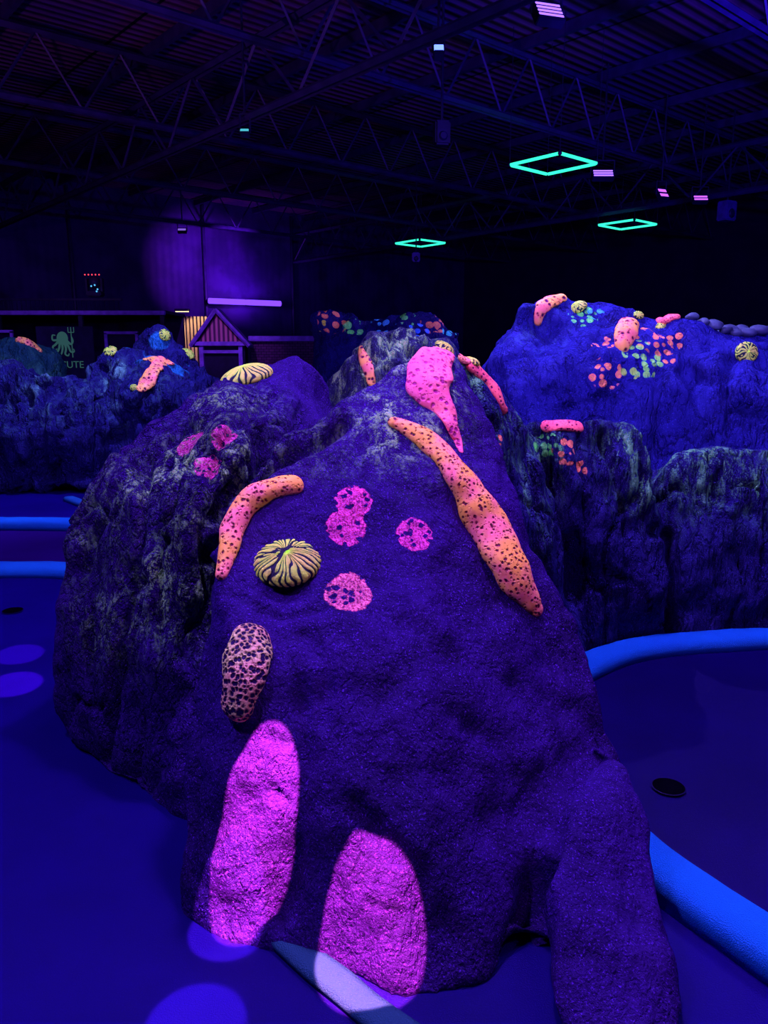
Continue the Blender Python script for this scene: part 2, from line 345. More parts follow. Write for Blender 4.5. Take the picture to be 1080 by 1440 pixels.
# ------------------------------------------------------------ corals
m_org=mat_coral('coral_orange',(2.5,1.15,.12),(2.5,.55,.36),dark=(.35,.04,.06),sc=58,hole=.30,bumpd=.007)
m_org2=mat_coral('coral_orange_far',(2.6,1.0,.16),(2.6,.5,.3),sc=18,hole=.26,bumpd=.02)
m_red=mat_coral('coral_red',(2.3,.28,.25),(2.6,.4,.25),sc=50,hole=.28,bumpd=.006)
m_pink2=mat_coral('coral_slab',(2.2,.32,.42),(2.5,.5,.36),dark=(.9,.08,.28),sc=38,hole=.32,bumpd=.005)
m_sponge=mat_coral('coral_sponge',(1.5,1.2,.3),(1.7,.75,.35),dark=(.03,.01,.06),sc=70,hole=.52,bumpd=.008)
def coral_tube(label,pts,mat,flat=.55,n=8,rings=20,only=None,lift=.25,name='coral'):
    s=cat_sp(pts,n); C=[];N=[];Rr=[]
    for u,v,r in s:
        h=surf(u,v,only); C.append(h[0]);N.append(h[1]);Rr.append(max(r,.5)*h[2]/1080)
    for _ in range(6):
        C=[C[0]]+[(C[i-1]+C[i]*2+C[i+1])/4 for i in range(1,len(C)-1)]+[C[-1]]
        N=[N[0]]+[((N[i-1]+N[i]*2+N[i+1])/4).normalized() for i in range(1,len(N)-1)]+[N[-1]]
    verts=[];faces=[]
    T=[(C[min(i+1,len(C)-1)]-C[max(i-1,0)]).normalized() for i in range(len(C))]
    seq=[]
    for k in range(5,0,-1):
        a=k/5*math.pi/2; seq.append((C[0]-T[0]*Rr[0]*math.sin(a),N[0],T[0],Rr[0]*max(math.cos(a),.03)))
    for c,nn,t,r in zip(C,N,T,Rr): seq.append((c,nn,t,r))
    for k in range(1,6):
        a=k/5*math.pi/2; seq.append((C[-1]+T[-1]*Rr[-1]*math.sin(a),N[-1],T[-1],Rr[-1]*max(math.cos(a),.03)))
    for c,nn,t,r in seq:
        side=nn.cross(t).normalized(); up=t.cross(side).normalized()
        for j in range(rings):
            a=2*math.pi*j/rings
            p=c+side*math.cos(a)*r+up*(math.sin(a)*r*flat+r*flat*lift)
            p+= (p-c)*.16*noise.noise(p*14)
            verts.append(p)
    m=len(seq)
    for i in range(m-1):
        for j in range(rings):
            a=i*rings+j;b=i*rings+(j+1)%rings; faces.append((a,b,b+rings,a+rings))
    faces.append(tuple(range(rings))[::-1]); faces.append(tuple(range((m-1)*rings,m*rings)))
    o=mkobj(name,verts,faces,mat,True,loc=C[len(C)//2])
    sub=o.modifiers.new('s','SUBSURF'); sub.levels=1; sub.render_levels=1
    return tag(o,label,'coral')
coral_tube('long orange-pink pitted sausage coral draped down the boulder',[(554,595,9),(585,610,15),(622,642,20),(655,690,26),(682,738,33),(704,778,33),(724,815,26),(745,846,18),(752,856,12)],m_org,.6,7,only=['boulder'])
coral_tube('curved orange finger coral bent over the boulder shoulder',[(412,683,15),(380,690,18),(350,708,19),(330,738,18),(320,775,14),(312,808,9)],m_org,.75,only=['boulder'])
coral_tube('pink splash-shaped slab coral with a dripping tail',[(618,500,22),(604,520,32),(602,545,32),(620,570,20),(632,592,14),(641,615,9),(648,634,4)],m_pink2,.28,8,only=['boulder'])
coral_tube('narrow red-pink coral strip on the ridge crest',[(660,515,9),(680,532,13),(698,558,13),(707,578,8)],m_red,.5,6,only=[RN])
coral_tube('tan-orange pitted sponge coral on the boulder face',[(352,902,27),(347,940,34),(338,988,26)],m_sponge,.6,6,only=['boulder'])
coral_tube('flat reddish coral on top of the rock ridge',[(768,600,9),(790,599,13),(812,601,9)],m_red,.5,5,only=[RN])
coral_tube('bent orange-red coral on the tall blue boulder',[(756,452,6),(758,438,9),(770,426,10),(790,420,7)],m_org2,.5,6,only=['boulder.001'])
coral_tube('lumpy yellow-orange coral on the tall blue boulder',[(884,458,14),(878,472,15),(874,486,11)],m_org2,.6,5,only=['boulder.001'])
coral_tube('small reddish coral cap on the tall blue boulder',[(930,446,7),(940,444,9),(950,447,6)],m_red,.6,5,only=['boulder.001'])
coral_tube('branching salmon coral on a craggy rock',[(228,508,9),(215,522,11),(207,540,12),(198,547,6)],m_org2,.4,5,only=['boulder.004'])
coral_tube('small salmon coral branch on a craggy rock',[(240,512,5),(225,506,6),(205,506,4)],m_org2,.4,5,only=['boulder.004'])
coral_tube('orange finger coral on the grey boulder',[(508,492,6),(512,505,8),(518,520,8),(522,538,6)],m_org2,.5,5,only=['boulder.002'])
coral_tube('orange-red coral on a mossy boulder',[(26,478,4),(42,482,7),(54,492,5)],m_org2,.5,5,only=['boulder.005'])
coral_tube('orange coral pad on the ridge crest',[(648,502,8),(660,500,10),(674,504,7)],m_org,.5,5,only=[RN])
def mat_brain():
    m,nt=newmat('coral_brain'); s=NT(nt)
    at=s.n('ShaderNodeAttribute',attribute_name='groove').outputs['Fac']
    pos=s.n('ShaderNodeTexCoord').outputs['Object']
    c=s.mix(s.step(s.noise(pos,20,3).outputs[0],.4,.6),(1.6,3.4,.12),(1.9,2.6,.15))
    c=s.mix(s.step(s.noise(pos,120,2).outputs[0],.45,.62,0,.6),c,(.4,.5,.1))
    c=s.mix(s.step(at,.3,.75),(.02,.03,.03),c)
    s.diffuse_out(c,s.bump(s.noise(pos,80,3).outputs[0],.004),.02); return m
m_brain=mat_brain()
def brain(label,u,v,ru,only=None,flat=.45,seed=0,grooves=20,split=True,aspect=1.0,upw=.25,sink=0):
    h=surf(u,v,only); c,n,d=h; r=ru*d/1080
    n=(n+Vector((0,0,upw))).normalized(); c=c-n*sink*r
    x=Vector((1,0,0)); x=(x-n*x.dot(n)).normalized(); y=n.cross(x)
    rings=34; seg=240; verts=[];vals=[];faces=[]
    for i in range(rings+1):
        t=i/rings; ang=t*math.pi*.72
        rr=math.sin(ang); hh=(math.cos(ang))*flat
        for j in range(seg):
            a=2*math.pi*j/seg
            w=noise.noise(Vector((math.cos(a)*2.2,math.sin(a)*2.2,t*3+seed)))*.5
            g=.5+.5*math.cos(grooves*a+w*14)
            if t>.34: g=min(g,.5+.5*math.cos(grooves*2*a+w*24)+.3)
            g=min(1,g*1.5+.05)
            if t<.08: g=max(g,.5)
            if t>.78: g*=.25  # underside of the cap darkened through the same value
            if split:
                px=math.cos(a)*rr; py=math.sin(a)*rr
                wv=.08*noise.noise(Vector((px*4,py*4,seed)))*2
                if abs(py+wv-.12-.25*px)<.05 or (abs(px+.05+wv-.45*py)<.05): g=-.6
            sc=(.97+.03*g)*(1+.07*noise.noise(Vector((math.cos(a),math.sin(a),seed))))
            p=c+x*math.cos(a)*rr*r*sc+y*math.sin(a)*rr*r*sc*aspect+n*(hh*(.93+.07*g)*r)
            verts.append(p); vals.append(g)
    for i in range(rings):
        for j in range(seg):
            a=i*seg+j;b=i*seg+(j+1)%seg; faces.append((a,a+seg,b+seg,b))
    faces.append(tuple(range(rings*seg,(rings+1)*seg)))
    o=mkobj('mushroom_coral',verts,faces,m_brain,True,loc=c)
    at=o.data.attributes.new('groove','FLOAT','POINT')
    at.data.foreach_set('value',vals)
    return tag(o,label,'coral')
brain('yellow-green ribbed mushroom coral with a dark split',404,788,48,['boulder'],.42,seed=1,upw=.7,grooves=28,sink=.05)
brain('yellow-green ribbed cap coral on the boulder crest',345,524,37,['boulder'],.45,seed=4,split=False,grooves=24,sink=.18)
for i,(u,v,r,nm) in enumerate([(625,484,15,'boulder'),(662,488,13,RN),(813,432,12,'boulder.001'),(930,458,8,'boulder.001'),(1050,496,14,'boulder.001'),(1066,468,12,'boulder.001'),(155,488,9,'boulder.004'),(262,498,11,'boulder.004'),(232,471,8,'boulder.004'),(898,443,7,'boulder.001'),(188,545,5,'boulder.004')]):
    brain('small yellow fluorescent cap coral on an artificial rock',u,v,r,[nm],.5,seed=10+i,split=False,grooves=11)
m_cob=plain('cobble',(.12,.22,.18),(.06,.09,.10),6)
bm=bmesh.new(); bmesh.ops.create_icosphere(bm,subdivisions=3,radius=1)
for v in bm.verts: v.co*=1+.18*noise.noise(v.co*1.3)
cobm=bpy.data.meshes.new('cobble'); bm.to_mesh(cobm); bm.free(); cobm.materials.append(m_cob); cobm.polygons.foreach_set('use_smooth',[True]*len(cobm.polygons))
for i in range(14):
    u=972+i*8; d=direc(u,466); Y=6.48+(.12 if i%2 else -.05)+random.uniform(-.03,.03)
    x=d.x/d.y*Y
    loc,_n=down(x,Y,'boulder.001')
    o=bpy.data.objects.new('cobblestone',cobm); COL.objects.link(o); s_=random.uniform(.045,.07); o.location=loc+Vector((0,0,s_*.5))
    o.scale=(s_*1.25,s_,s_*.7); o.rotation_euler=(random.uniform(-.3,.3),random.uniform(-.3,.3),random.uniform(0,6))
    tag(o,'smooth grey cobblestone lying on the blue boulder','stone','cobblestones on the tall boulder')
# ------------------------------------------------------------ room shell
RA=math.radians(-49); e1=Vector((math.cos(RA),math.sin(RA),0)); e2=Vector((-e1.y,e1.x,0))
def AB(a,b,z): return e1*a+e2*b+Vector((0,0,z))
a0,a1,b0,b1,H=-20.8,7,-9,22.1,5.9
m_wall=plain('wall_paint',(.02,.008,.05),(.014,.006,.04),2,.01,.004)
def wall_mat():
    m,nt=newmat('wall_clad'); s=NT(nt); pos=s.n('ShaderNodeNewGeometry').outputs['Position']
    c=s.mix(s.step(s.noise(pos,1.2,5).outputs[0],.35,.65),(.05,.016,.12),(.025,.010,.07))
    h=s.math('SINE',s.math('MULTIPLY',s.vec('DOT_PRODUCT',pos,tuple(e2)),28)); s.diffuse_out(c,s.bump(h,.002),.01); return m
m_clad=wall_mat()
def wallbox(name,a,b,z,sa,sb,sz,mat):
    o=box(name,(0,0,0),(sa,sb,sz),mat); o.location=AB(a,b,z); o.rotation_euler=(0,0,RA); o['kind']='structure'; return o
wallbox('wall_left',a0-.1,(b0+b1)/2,H/2,.2,b1-b0+.4,H,m_clad)
wallbox('wall_back',(a0+a1)/2,b1+.1,H/2,a1-a0,.2,H,m_wall)
wallbox('wall_right',a1+.1,(b0+b1)/2,H/2,.2,b1-b0+.4,H,m_wall)
wallbox('wall_front',(a0+a1)/2,b0-.1,H/2,a1-a0,.2,H,m_wall)
def floor_mat(name,c1,c2,g=.01,ro=.35,b=.003):
    m,nt=newmat(name); s=NT(nt); pos=s.n('ShaderNodeNewGeometry').outputs['Position']
    c=s.mix(s.step(s.noise(pos,.9,5).outputs[0],.35,.65),c1,c2)
    f=s.noise(pos,260,3).outputs[0]
    c=s.mix(s.step(f,.55,.75,0,.35),c,tuple(x*2 for x in c1))
    s.diffuse_out(c,s.bump(f,b),g,ro); return m
fl=wallbox('floor',(a0+a1)/2,(b0+b1)/2,-.1,a1-a0+.4,b1-b0+.4,.2,floor_mat('floor_paint',(.010,.0008,.135),(.007,.0006,.095)))
def ceil_mat():
    m,nt=newmat('corrugated_roof'); s=NT(nt); pos=s.n('ShaderNodeNewGeometry').outputs['Position']
    x=s.vec('DOT_PRODUCT',pos,tuple(e2))
    y=s.vec('DOT_PRODUCT',pos,tuple(e1))
    st=s.math('SINE',s.math('MULTIPLY',y,36))
    sheet=s.math('LESS_THAN',s.math('FRACT',s.math('MULTIPLY',x,.62)),.03)
    c=s.mix(s.step(s.noise(pos,.8,5).outputs[0],.4,.6),(.20,.07,.14),(.10,.035,.14))
    c=s.mix(s.step(st,-.2,.9,.4,0),c,(.02,.01,.03)); c=s.mix(sheet,c,(.01,.005,.02))
    s.diffuse_out(c,s.bump(st,.015),.01); return m
wallbox('ceiling',(a0+a1)/2,(b0+b1)/2,H+.1,a1-a0+.4,b1-b0+.4,.2,ceil_mat())
m_steel=plain('painted_steel',(.035,.018,.09),(.02,.01,.06),5,.03,0)
def truss(p,q,zl,zu,w=.09,step=1.1,label='dark painted steel lattice roof truss'):
    bm=bmesh.new(); p=Vector(p);q=Vector(q); L=(q-p).length; d=(q-p)/L; n=int(L/step)
    U=Vector((0,0,zu));D=Vector((0,0,zl))
    for z in (U,D):
        for k in (-.04,.04):
            off=Vector((-d.y,d.x,0))*k
            bm_bar(bm,p+z+off,q+z+off,w*.8,4)
    for i in range(n):
        a=p+d*(L*i/n); b=p+d*(L*(i+.5)/n); c=p+d*(L*(i+1)/n)
        bm_bar(bm,a+D,b+U,w*.4,4); bm_bar(bm,b+U,c+D,w*.4,4)
    o=bm_obj('roof_truss',bm,m_steel); return tag(o,label,'truss','steel roof trusses')
for a in (-18.5,-14.9,-11.2,-7.6,-4.0): truss(AB(a,b0+.05,0),AB(a,b1-.05,0),4.85,5.7)
for b in (-3.5,5.42,14.3): truss(AB(a0+.05,b,0),AB(a1-.05,b,0),4.45,5.25,.11,1.6)
for i,b in enumerate([x*1.9-8 for x in range(16)]):
    bm=bmesh.new(); bm_box(bm,(0,0,0),(a1-a0-.1,.07,.14)); o=bm_obj('roof_purlin',bm,m_steel); o.location=AB((a0+a1)/2,b,5.8); o.rotation_euler=(0,0,RA)
    tag(o,'dark steel purlin under the corrugated roof','roof beam','steel roof purlins')
# ------------------------------------------------------------ kerbs & greens
m_kerb=floor_mat('kerb_paint',(.02,.48,.85),(.015,.32,.7),b=.012)
m_kerb2=floor_mat('kerb_teal',(.035,.20,.20),(.03,.15,.15),b=.006)
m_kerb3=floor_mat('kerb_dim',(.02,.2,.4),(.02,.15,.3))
def kerb(pts,w,h,mat,label,n=10):
    s=[Vector((p[0],p[1],0)) for p in cat_sp([(x,y,0) for x,y in pts],n)]
    prof=[(-w/2,0),(-w/2,h*.75),(-w/2+.02,h),(0,h*1.03),(w/2-.02,h),(w/2,h*.75),(w/2,0)]
    verts=[];faces=[];k=len(prof)
    for i,c in enumerate(s):
        t=(s[min(i+1,len(s)-1)]-s[max(i-1,0)]).normalized(); sd=Vector((-t.y,t.x,0))
        for a,z in prof: verts.append(c+sd*(a+.006*noise.noise(c*6+Vector((a*9,0,z*9))))+Vector((0,0,z+(.005*noise.noise(c*9) if z>0 else 0))))
    for i in range(len(s)-1):
        for j in range(k):
            a=i*k+j;b=i*k+(j+1)%k; faces.append((a,a+k,b+k,b))
    faces.append(tuple(range(k))); faces.append(tuple(range((len(s)-1)*k,len(s)*k))[::-1])
    o=mkobj('lane_kerb',verts,faces,mat,True,loc=s[0]); return tag(o,label,'kerb')
kr=[(1.8,.85),(1.33,1.36),(1.02,1.82),(.81,2.2),(.71,2.6),(.70,3.0),(.80,3.38),(1.05,3.70),(1.4,3.93),(1.85,4.04),(2.3,4.08),(3.2,4.08)]
kerb(kr,.17,.085,m_kerb,'bright blue curved concrete kerb ringing the putting green')
kerb([(-.42,2.02),(-.28,1.86),(-.13,1.71),(.02,1.57),(.3,1.36),(.7,1.1)],.085,.03,m_kerb2,'teal painted kerb strip emerging from the boulder foot')
kerb([(-5.5,5.45),(-4.0,5.5),(-3.0,5.52),(-2.4,5.5),(-1.9,5.3),(-1.5,4.9)],.2,.08,m_kerb,'bright blue kerb at the lane edge')
kerb([(-6.5,7.25),(-5.0,7.2),(-3.6,7.1),(-2.6,7.05),(-1.8,7.0)],.2,.09,m_kerb,'pale blue kerb across the floor')
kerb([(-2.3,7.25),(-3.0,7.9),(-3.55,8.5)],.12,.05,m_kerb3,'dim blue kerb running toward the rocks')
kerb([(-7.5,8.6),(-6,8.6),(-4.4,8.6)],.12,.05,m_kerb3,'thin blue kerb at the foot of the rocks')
poly=[Vector((x,y,.012)) for x,y,_ in cat_sp([(a,b,0) for a,b in kr],6)]+[Vector((3.2,.85,.012))]
bot=[p-Vector((0,0,.012)) for p in poly]; n=len(poly)
fc=[tuple(range(n))[::-1],tuple(range(n,2*n))]+[(i,(i+1)%n,n+(i+1)%n,n+i) for i in range(n)]
g=mkobj('putting_green',poly+bot,fc,floor_mat('green_carpet',(.007,.0008,.075),(.005,.0005,.05),.01)); tag(g,'dark violet putting green carpet inside the kerb','putting green')
def quadmat(name,pts,mat,label,z=.01):
    n=len(pts); t=[Vector((x,y,z)) for x,y in pts]; b=[Vector((x,y,0)) for x,y in pts]
    o=mkobj(name,t+b,[tuple(range(n)),tuple(range(n,2*n))[::-1]]+[(i,(i+1)%n,n+(i+1)%n,n+i) for i in range(n)],mat); return tag(o,label,'carpet')
quadmat('lane_carpet',[(-6,5.65),(-1.9,5.45),(-1.8,6.85),(-6,7.05)],floor_mat('lane_violet',(.03,.002,.12),(.025,.002,.09)),'dark violet lane carpet between two kerbs')
m_blk=plain('cup_shade_black',(.002,.002,.004),None,8,.0,0)  # black stands in for the shade inside a deep hole
m_rim=plain('cup_rim',(.01,.005,.05),None,8,.01,0)
def cup(u,v,z,r=.055):
    c=G(u,v,z); e=empty('golf_hole',c)
    prof=[(r*1.06,.0005),(r,.002),(r*.96,.001),(r*.3,-.006),(.001,-.007)]
    seg=40; vs=[];fs=[]
    for i,(rr,zz) in enumerate(prof):
        for j in range(seg):
            a=2*math.pi*j/seg; vs.append(Vector((rr*math.cos(a),rr*math.sin(a),zz+.008)))
    for i in range(len(prof)-1):
        for j in range(seg): a=i*seg+j;b=i*seg+(j+1)%seg; fs.append((a,b,b+seg,a+seg))
    mkobj('cup',vs[seg*1:],[tuple(x-seg for x in f) for f in fs[seg:]],m_blk,True,parent=e)
    mkobj('rim',vs[:seg*2],fs[:seg],m_rim,True,parent=e)
    tag(e,'shallow golf cup on the floor, painted black as a shaded hole','golf hole','golf holes')
cup(940,1109,.012,.058); cup(18,860,0,.06)
# ------------------------------------------------------------ ceiling fixtures
m_neon=emis('neon_teal',(.03,.85,.5),1.7); m_hous=plain('black_housing',(.014,.01,.045),None,8,.02,0)
def neon(u,v,Y,hd):
    c=P(u,v,Y); e=empty('neon_light_frame',c,RA)
    h=.42; cs=[Vector((-h,-h,0)),Vector((h,-h,0)),Vector((h,h,0)),Vector((-h,h,0))]
    for i in range(4):
        p=cs[i];q=cs[(i+1)%4]; d=(q-p).normalized()
        bm=bmesh.new(); bm_bar(bm,p+d*.02,q-d*.02,.042,12); bm_obj('light_tube',bm,m_neon,True,e)
        bm=bmesh.new(); bmesh.ops.create_icosphere(bm,subdivisions=2,radius=.028,matrix=Matrix.Translation(p)); bm_obj('connector',bm,m_hous,True,e)
        bm=bmesh.new(); bm_bar(bm,p,Vector((p.x,p.y,5.9-c.z)),.008,6); bm_obj('hanging_cable',bm,m_hous,False,e)
    tag(e,'square teal neon tube frame hanging from the ceiling','neon light','hanging neon square frames')
neon(778,231,11.3,0); neon(882,316,16.6,0); neon(591,342,19.0,0)
m_viol=emis('led_violet',(.28,.12,1.0),2.4); m_blue=emis('led_blue',(.12,.2,1.0),3.0); m_mag=emis('led_magenta',(.5,.1,1.0),1.7); m_tube=emis('tube_violet',(.16,.045,1.0),2.0)
def aimq(frm,to): return (Vector(to)-Vector(frm)).to_track_quat('-Z','Y').to_euler()
def spot(frm,to,e,col,ang,blend=.4,r=.04,sx=1.0,roll=0):
    l=bpy.data.lights.new('spot','SPOT'); l.energy=e; l.color=col; l.spot_size=math.radians(ang); l.spot_blend=blend; l.shadow_soft_size=r
    o=bpy.data.objects.new('spot_lamp',l); COL.objects.link(o); o.location=frm
    q=(Vector(to)-Vector(frm)).to_track_quat('-Z','Y')@Matrix.Rotation(roll,3,'Z').to_quaternion()
    o.rotation_euler=q.to_euler(); o.scale=(sx,1,1); return o
def wash(u,v,Y,w,h,rows,mat,label,aim=None,yaw=0):
    c=P(u,v,Y); e=empty('wash_light',c,yaw)
    tilt=Matrix.Rotation(math.radians(-35),3,'X')
    bm=bmesh.new(); bm_box(bm,(0,.03,.03),(w*1.1,.09,h*1.25),tilt); bm_obj('housing',bm,m_hous,parent=e,bevel=.008)
    for i in range(rows):
        off=tilt@Vector((0,-.035,(i-(rows-1)/2)*h/rows)); bm=bmesh.new()
        bm_box(bm,off+Vector((0,.03,.03)),(w,.03,h/rows*.6),tilt); bm_obj('led_strip',bm,mat,parent=e,bevel=.004)
    bm=bmesh.new(); zc=5.9-c.z
    bm_bar(bm,(-w*.6,.05,.03),(-w*.6,.05,.25),.02); bm_bar(bm,(w*.6,.05,.03),(w*.6,.05,.25),.02); bm_bar(bm,(-w*.6,.05,.25),(w*.6,.05,.25),.02); bm_bar(bm,(0,.05,.25),(0,.05,zc),.03)
    bm_obj('bracket',bm,m_hous,parent=e)
    tag(e,label,'stage light'); return c
BL=(.27,.13,1.1)
c1=wash(772,24,7.4,.24,.18,4,m_viol,'violet led wash panel clamped under the roof',yaw=.3)
c2=wash(848,249,12.6,.30,.14,3,m_viol,'violet led wash bar hanging from the roof')
c3=wash(932,276,14,.17,.20,2,m_mag,'pink-white led par light hanging from the roof',yaw=.4)
c4=wash(985,283,14.5,.24,.12,2,m_mag,'magenta led wash bar hanging from the roof')
c5=wash(617,76,8.0,.09,.12,1,m_blue,'small blue-white lamp under a roof truss')
c6=wash(344,190,10,.1,.06,1,emis('led_teal',(.1,.7,.9),.8),'small projector with a teal lens under a truss')
c7=wash(256,326,20.5,.2,.1,1,emis('led_dimviolet',(.3,.15,.9),.8),'dim violet floodlight high on the wall')
m_spk=plain('speaker_case',(.08,.04,.28),None,8,.03,0)
def speaker(u,v,Y,w,h,yaw,mat):
    c=P(u,v,Y); e=empty('loudspeaker',c,yaw)
    box('cabinet',(0,0,0),(w,w*.8,h),mat,e,.02)
    bm=bmesh.new(); bmesh.ops.create_cone(bm,cap_ends=True,segments=24,radius1=w*.35,radius2=w*.2,depth=.04,matrix=Matrix.Translation((0,-w*.42,-h*.15))@Matrix.Rotation(math.pi/2,4,'X')); bm_obj('woofer',bm,m_hous,parent=e)
    bm=bmesh.new(); bm_bar(bm,(0,0,h/2),(0,0,5.92-c.z),.03); bm_obj('bracket',bm,m_hous,parent=e)
    tag(e,'boxy loudspeaker hanging near the roof','speaker')
speaker(1022,297,14.8,.28,.34,.5,m_spk); speaker(585,362,18,.18,.2,0,m_spk)
speaker(621,188,9.5,.18,.26,.2,m_hous)
# ------------------------------------------------------------ back-left buildings
m_frame=plain('violet_trim',(.30,.12,.6),None,6,.02,0)
m_dark=plain('dark_board',(.012,.006,.035),None,6,.01,0)
m_roofv=plain('violet_roof',(.12,.05,.3),(.08,.035,.22),3,.02,0)
def wood(name,c,c2,vx,fr,bricks=False):
    m,nt=newmat(name); s=NT(nt); pos=s.n('ShaderNodeTexCoord').outputs['Object']
    if bricks:
        b=s.n('ShaderNodeTexBrick'); mp=s.n('ShaderNodeMapping'); mp.inputs['Rotation'].default_value=(math.pi/2,0,0); nt.links.new(pos,mp.inputs[0]); nt.links.new(mp.outputs[0],b.inputs[0])
        b.inputs['Scale'].default_value=4; b.inputs['Color1'].default_value=(*c,1); b.inputs['Color2'].default_value=(*c2,1); b.inputs['Mortar'].default_value=(.01,.01,.02,1)
        s.diffuse_out(b.outputs[0]); return m
    x=s.vec('DOT_PRODUCT',pos,vx); st=s.math('SINE',s.math('MULTIPLY',x,fr))
    col=s.mix(s.step(st,-.3,.1),c2,c); s.diffuse_out(col,s.bump(st,.01)); return m
Y=18.0; k0=P(278,482,Y); k1=P(343,482,Y); ap=P(305,440,Y)
e=empty('garden_kiosk',(k0.x,Y,0)); W=k1.x-k0.x; Ze=k0.z; Za=ap.z; xa=ap.x-k0.x
m_gable=wood('gable_wood',(.6,.2,.25),(.12,.04,.08),(1,0,0),60)
mkobj('gable_panel',[(0,0,Ze),(W,0,Ze),(xa,0,Za),(0,.5,Ze),(W,.5,Ze),(xa,.5,Za)],[(0,1,2),(3,5,4),(0,3,4,1)],m_gable,parent=e)
bm=bmesh.new()
for a,b in (((-.12,Ze-.1),(xa,Za+.05)),((W+.12,Ze-.1),(xa,Za+.05))):
    p=Vector((a[0],-.12,a[1]));q=Vector((b[0],-.12,b[1])); dy=Vector((0,.65,0)); up=Vector((0,0,.05))
    vs=[bm.verts.new(x) for x in (p,q,q+dy,p+dy,p+up,q+up,q+dy+up,p+dy+up)]
    for f in ((0,1,2,3),(4,5,6,7),(0,1,5,4),(1,2,6,5),(2,3,7,6),(3,0,4,7)): bm.faces.new([vs[i] for i in f])
bm_obj('roof',bm,m_roofv,parent=e)
bm=bmesh.new()
bm_bar(bm,(-.14,-.16,Ze-.08),(xa,-.16,Za+.06),.09,4); bm_bar(bm,(W+.14,-.16,Ze-.08),(xa,-.16,Za+.06),.09,4); bm_box(bm,(W/2,-.05,Ze-.02),(W+.1,.1,.09))
bm_obj('bargeboard',bm,m_frame,parent=e)
box('wall_panel',(W/2,.28,Ze/2-.02),(W,.4,Ze-.04),m_dark,e)
bm=bmesh.new()
for x in (.08,W-.08): bm_box(bm,(x,.02,Ze/2),(.09,.12,Ze))
bm_box(bm,(W/2,.02,Ze-.2),(W-.1,.1,.07)); bm_obj('door_frame',bm,m_frame,parent=e)
tag(e,'small gabled kiosk with violet-lit trim and dark doorway','kiosk')
s0=P(345,480,Y+.7); s1=P(480,480,Y+.7); e=empty('brick_outbuilding',(s0.x+.12,Y+.7,0)); W=s1.x-s0.x-.1; Z=s0.z
box('brick_wall',(W/2,.9,Z/2),(W,1.8,Z),wood('bricks',(.12,.04,.10),(.08,.03,.08),(1,0,0),1,True),e)
box('roof_fascia',(W/2,.85,Z+.06),(W+.05,2.0,.12),m_frame,e,.01)
tag(e,'low brick outbuilding with a violet roof edge','building')
q0=P(246,445,19.6); q1=P(292,445,19.6); e=empty('slatted_screen',(q0.x,19.6,0)); W=q1.x-q0.x; Z=q0.z
box('backing_board',(W/2,.04,Z/2),(W,.04,Z),m_dark,e)
bm=bmesh.new(); n=9
for i in range(n): bm_box(bm,((i+.5)*W/n,0,Z/2),(W/n*.6,.05,Z))
bm_obj('timber_slats',bm,plain('warm_timber',(.9,.6,.25),(.75,.48,.2),3),parent=e)
tag(e,'warm-lit vertical timber slat screen','screen')
q=P(256,436,19.2); e=empty('bracket_lamp',q)
box('lamp_body',(0,0,0),(.36,.08,.06),m_hous,e,.01)
box('lamp_lens',(0,0,-.035),(.32,.06,.02),emis('warm_lens',(1,.8,.4),2),e,.004)
bm=bmesh.new(); bm_bar(bm,(0,0,0),(0,.4,-.02),.03); bm_obj('arm',bm,m_hous,parent=e)
tag(e,'small warm lamp above the slat screen','lamp')
spot(q+Vector((.2,-.5,.1)),(q.x+.4,19.6,1.9),38,(1,.75,.45),70)
t0=P(-120,432,15.5); t1=P(232,440,15.5); e=empty('bar_counter',(t0.x,15.5,0)); W=t1.x-t0.x; Z=t1.z
box('fascia_board',(W/2,0,Z),(W,.12,.08),m_frame,e,.01)
box('canopy_top',(W/2,.8,Z+.02),(W,1.5,.06),m_dark,e)
bm=bmesh.new()
for i in range(44): bm_bar(bm,(i*W*.82/44+.05,.1,Z+.03),(i*W*.82/44+.05,.1,Z+.24),.025,4)
bm_box(bm,(W*.41,.1,Z+.26),(W*.83,.05,.04)); bm_obj('railing',bm,m_hous,parent=e)
box('back_panel',(W/2,1.4,Z/2),(W,.08,Z-.02),m_dark,e)
for x in (.1,W*.33,W*.66,W-.06):
    bm=bmesh.new(); bm_box(bm,(x,.02,Z/2-.02),(.08,.08,Z-.06)); bm_obj('post',bm,m_hous,parent=e)
tag(e,'dark bar canopy with violet fascia and railing','bar counter')
def frame(u0,v0,u1,v1,Y,label):
    a=P(u0,v1,Y);b=P(u1,v0,Y); e=empty('framed_hatch',(a.x,Y,0)); W=b.x-a.x; t=.05; Z1=b.z
    bm=bmesh.new(); bm_box(bm,(0,0,Z1/2),(t,t,Z1)); bm_box(bm,(W,0,Z1/2),(t,t,Z1)); bm_box(bm,(W/2,0,Z1),(W+t,t,t)); bm_obj('frame',bm,m_frame,parent=e)
    box('panel',(W/2,.05,Z1/2),(W,.02,Z1),m_dark,e); tag(e,label,'hatch')
frame(155,468,192,560,14.8,'violet-framed dark hatch panel'); frame(-30,466,16,560,14.8,'violet-framed dark panel beside the bar')
sc=P(91,488,13.8); e=empty('octopus_sign',sc)
m_ink_glow=emis('sign_ink_glow',(.06,.2,.22),.36)  # glow added to the emblem and lettering themselves
box('sign_board',(0,.04,-.72),(1.0,.03,2.15),m_dark,e,.01)
bm=bmesh.new()
bmesh.ops.create_uvsphere(bm,u_segments=20,v_segments=12,radius=.1,matrix=Matrix.Translation((-.03,0,.15))@Matrix.Diagonal((1,.12,1.15,1)))
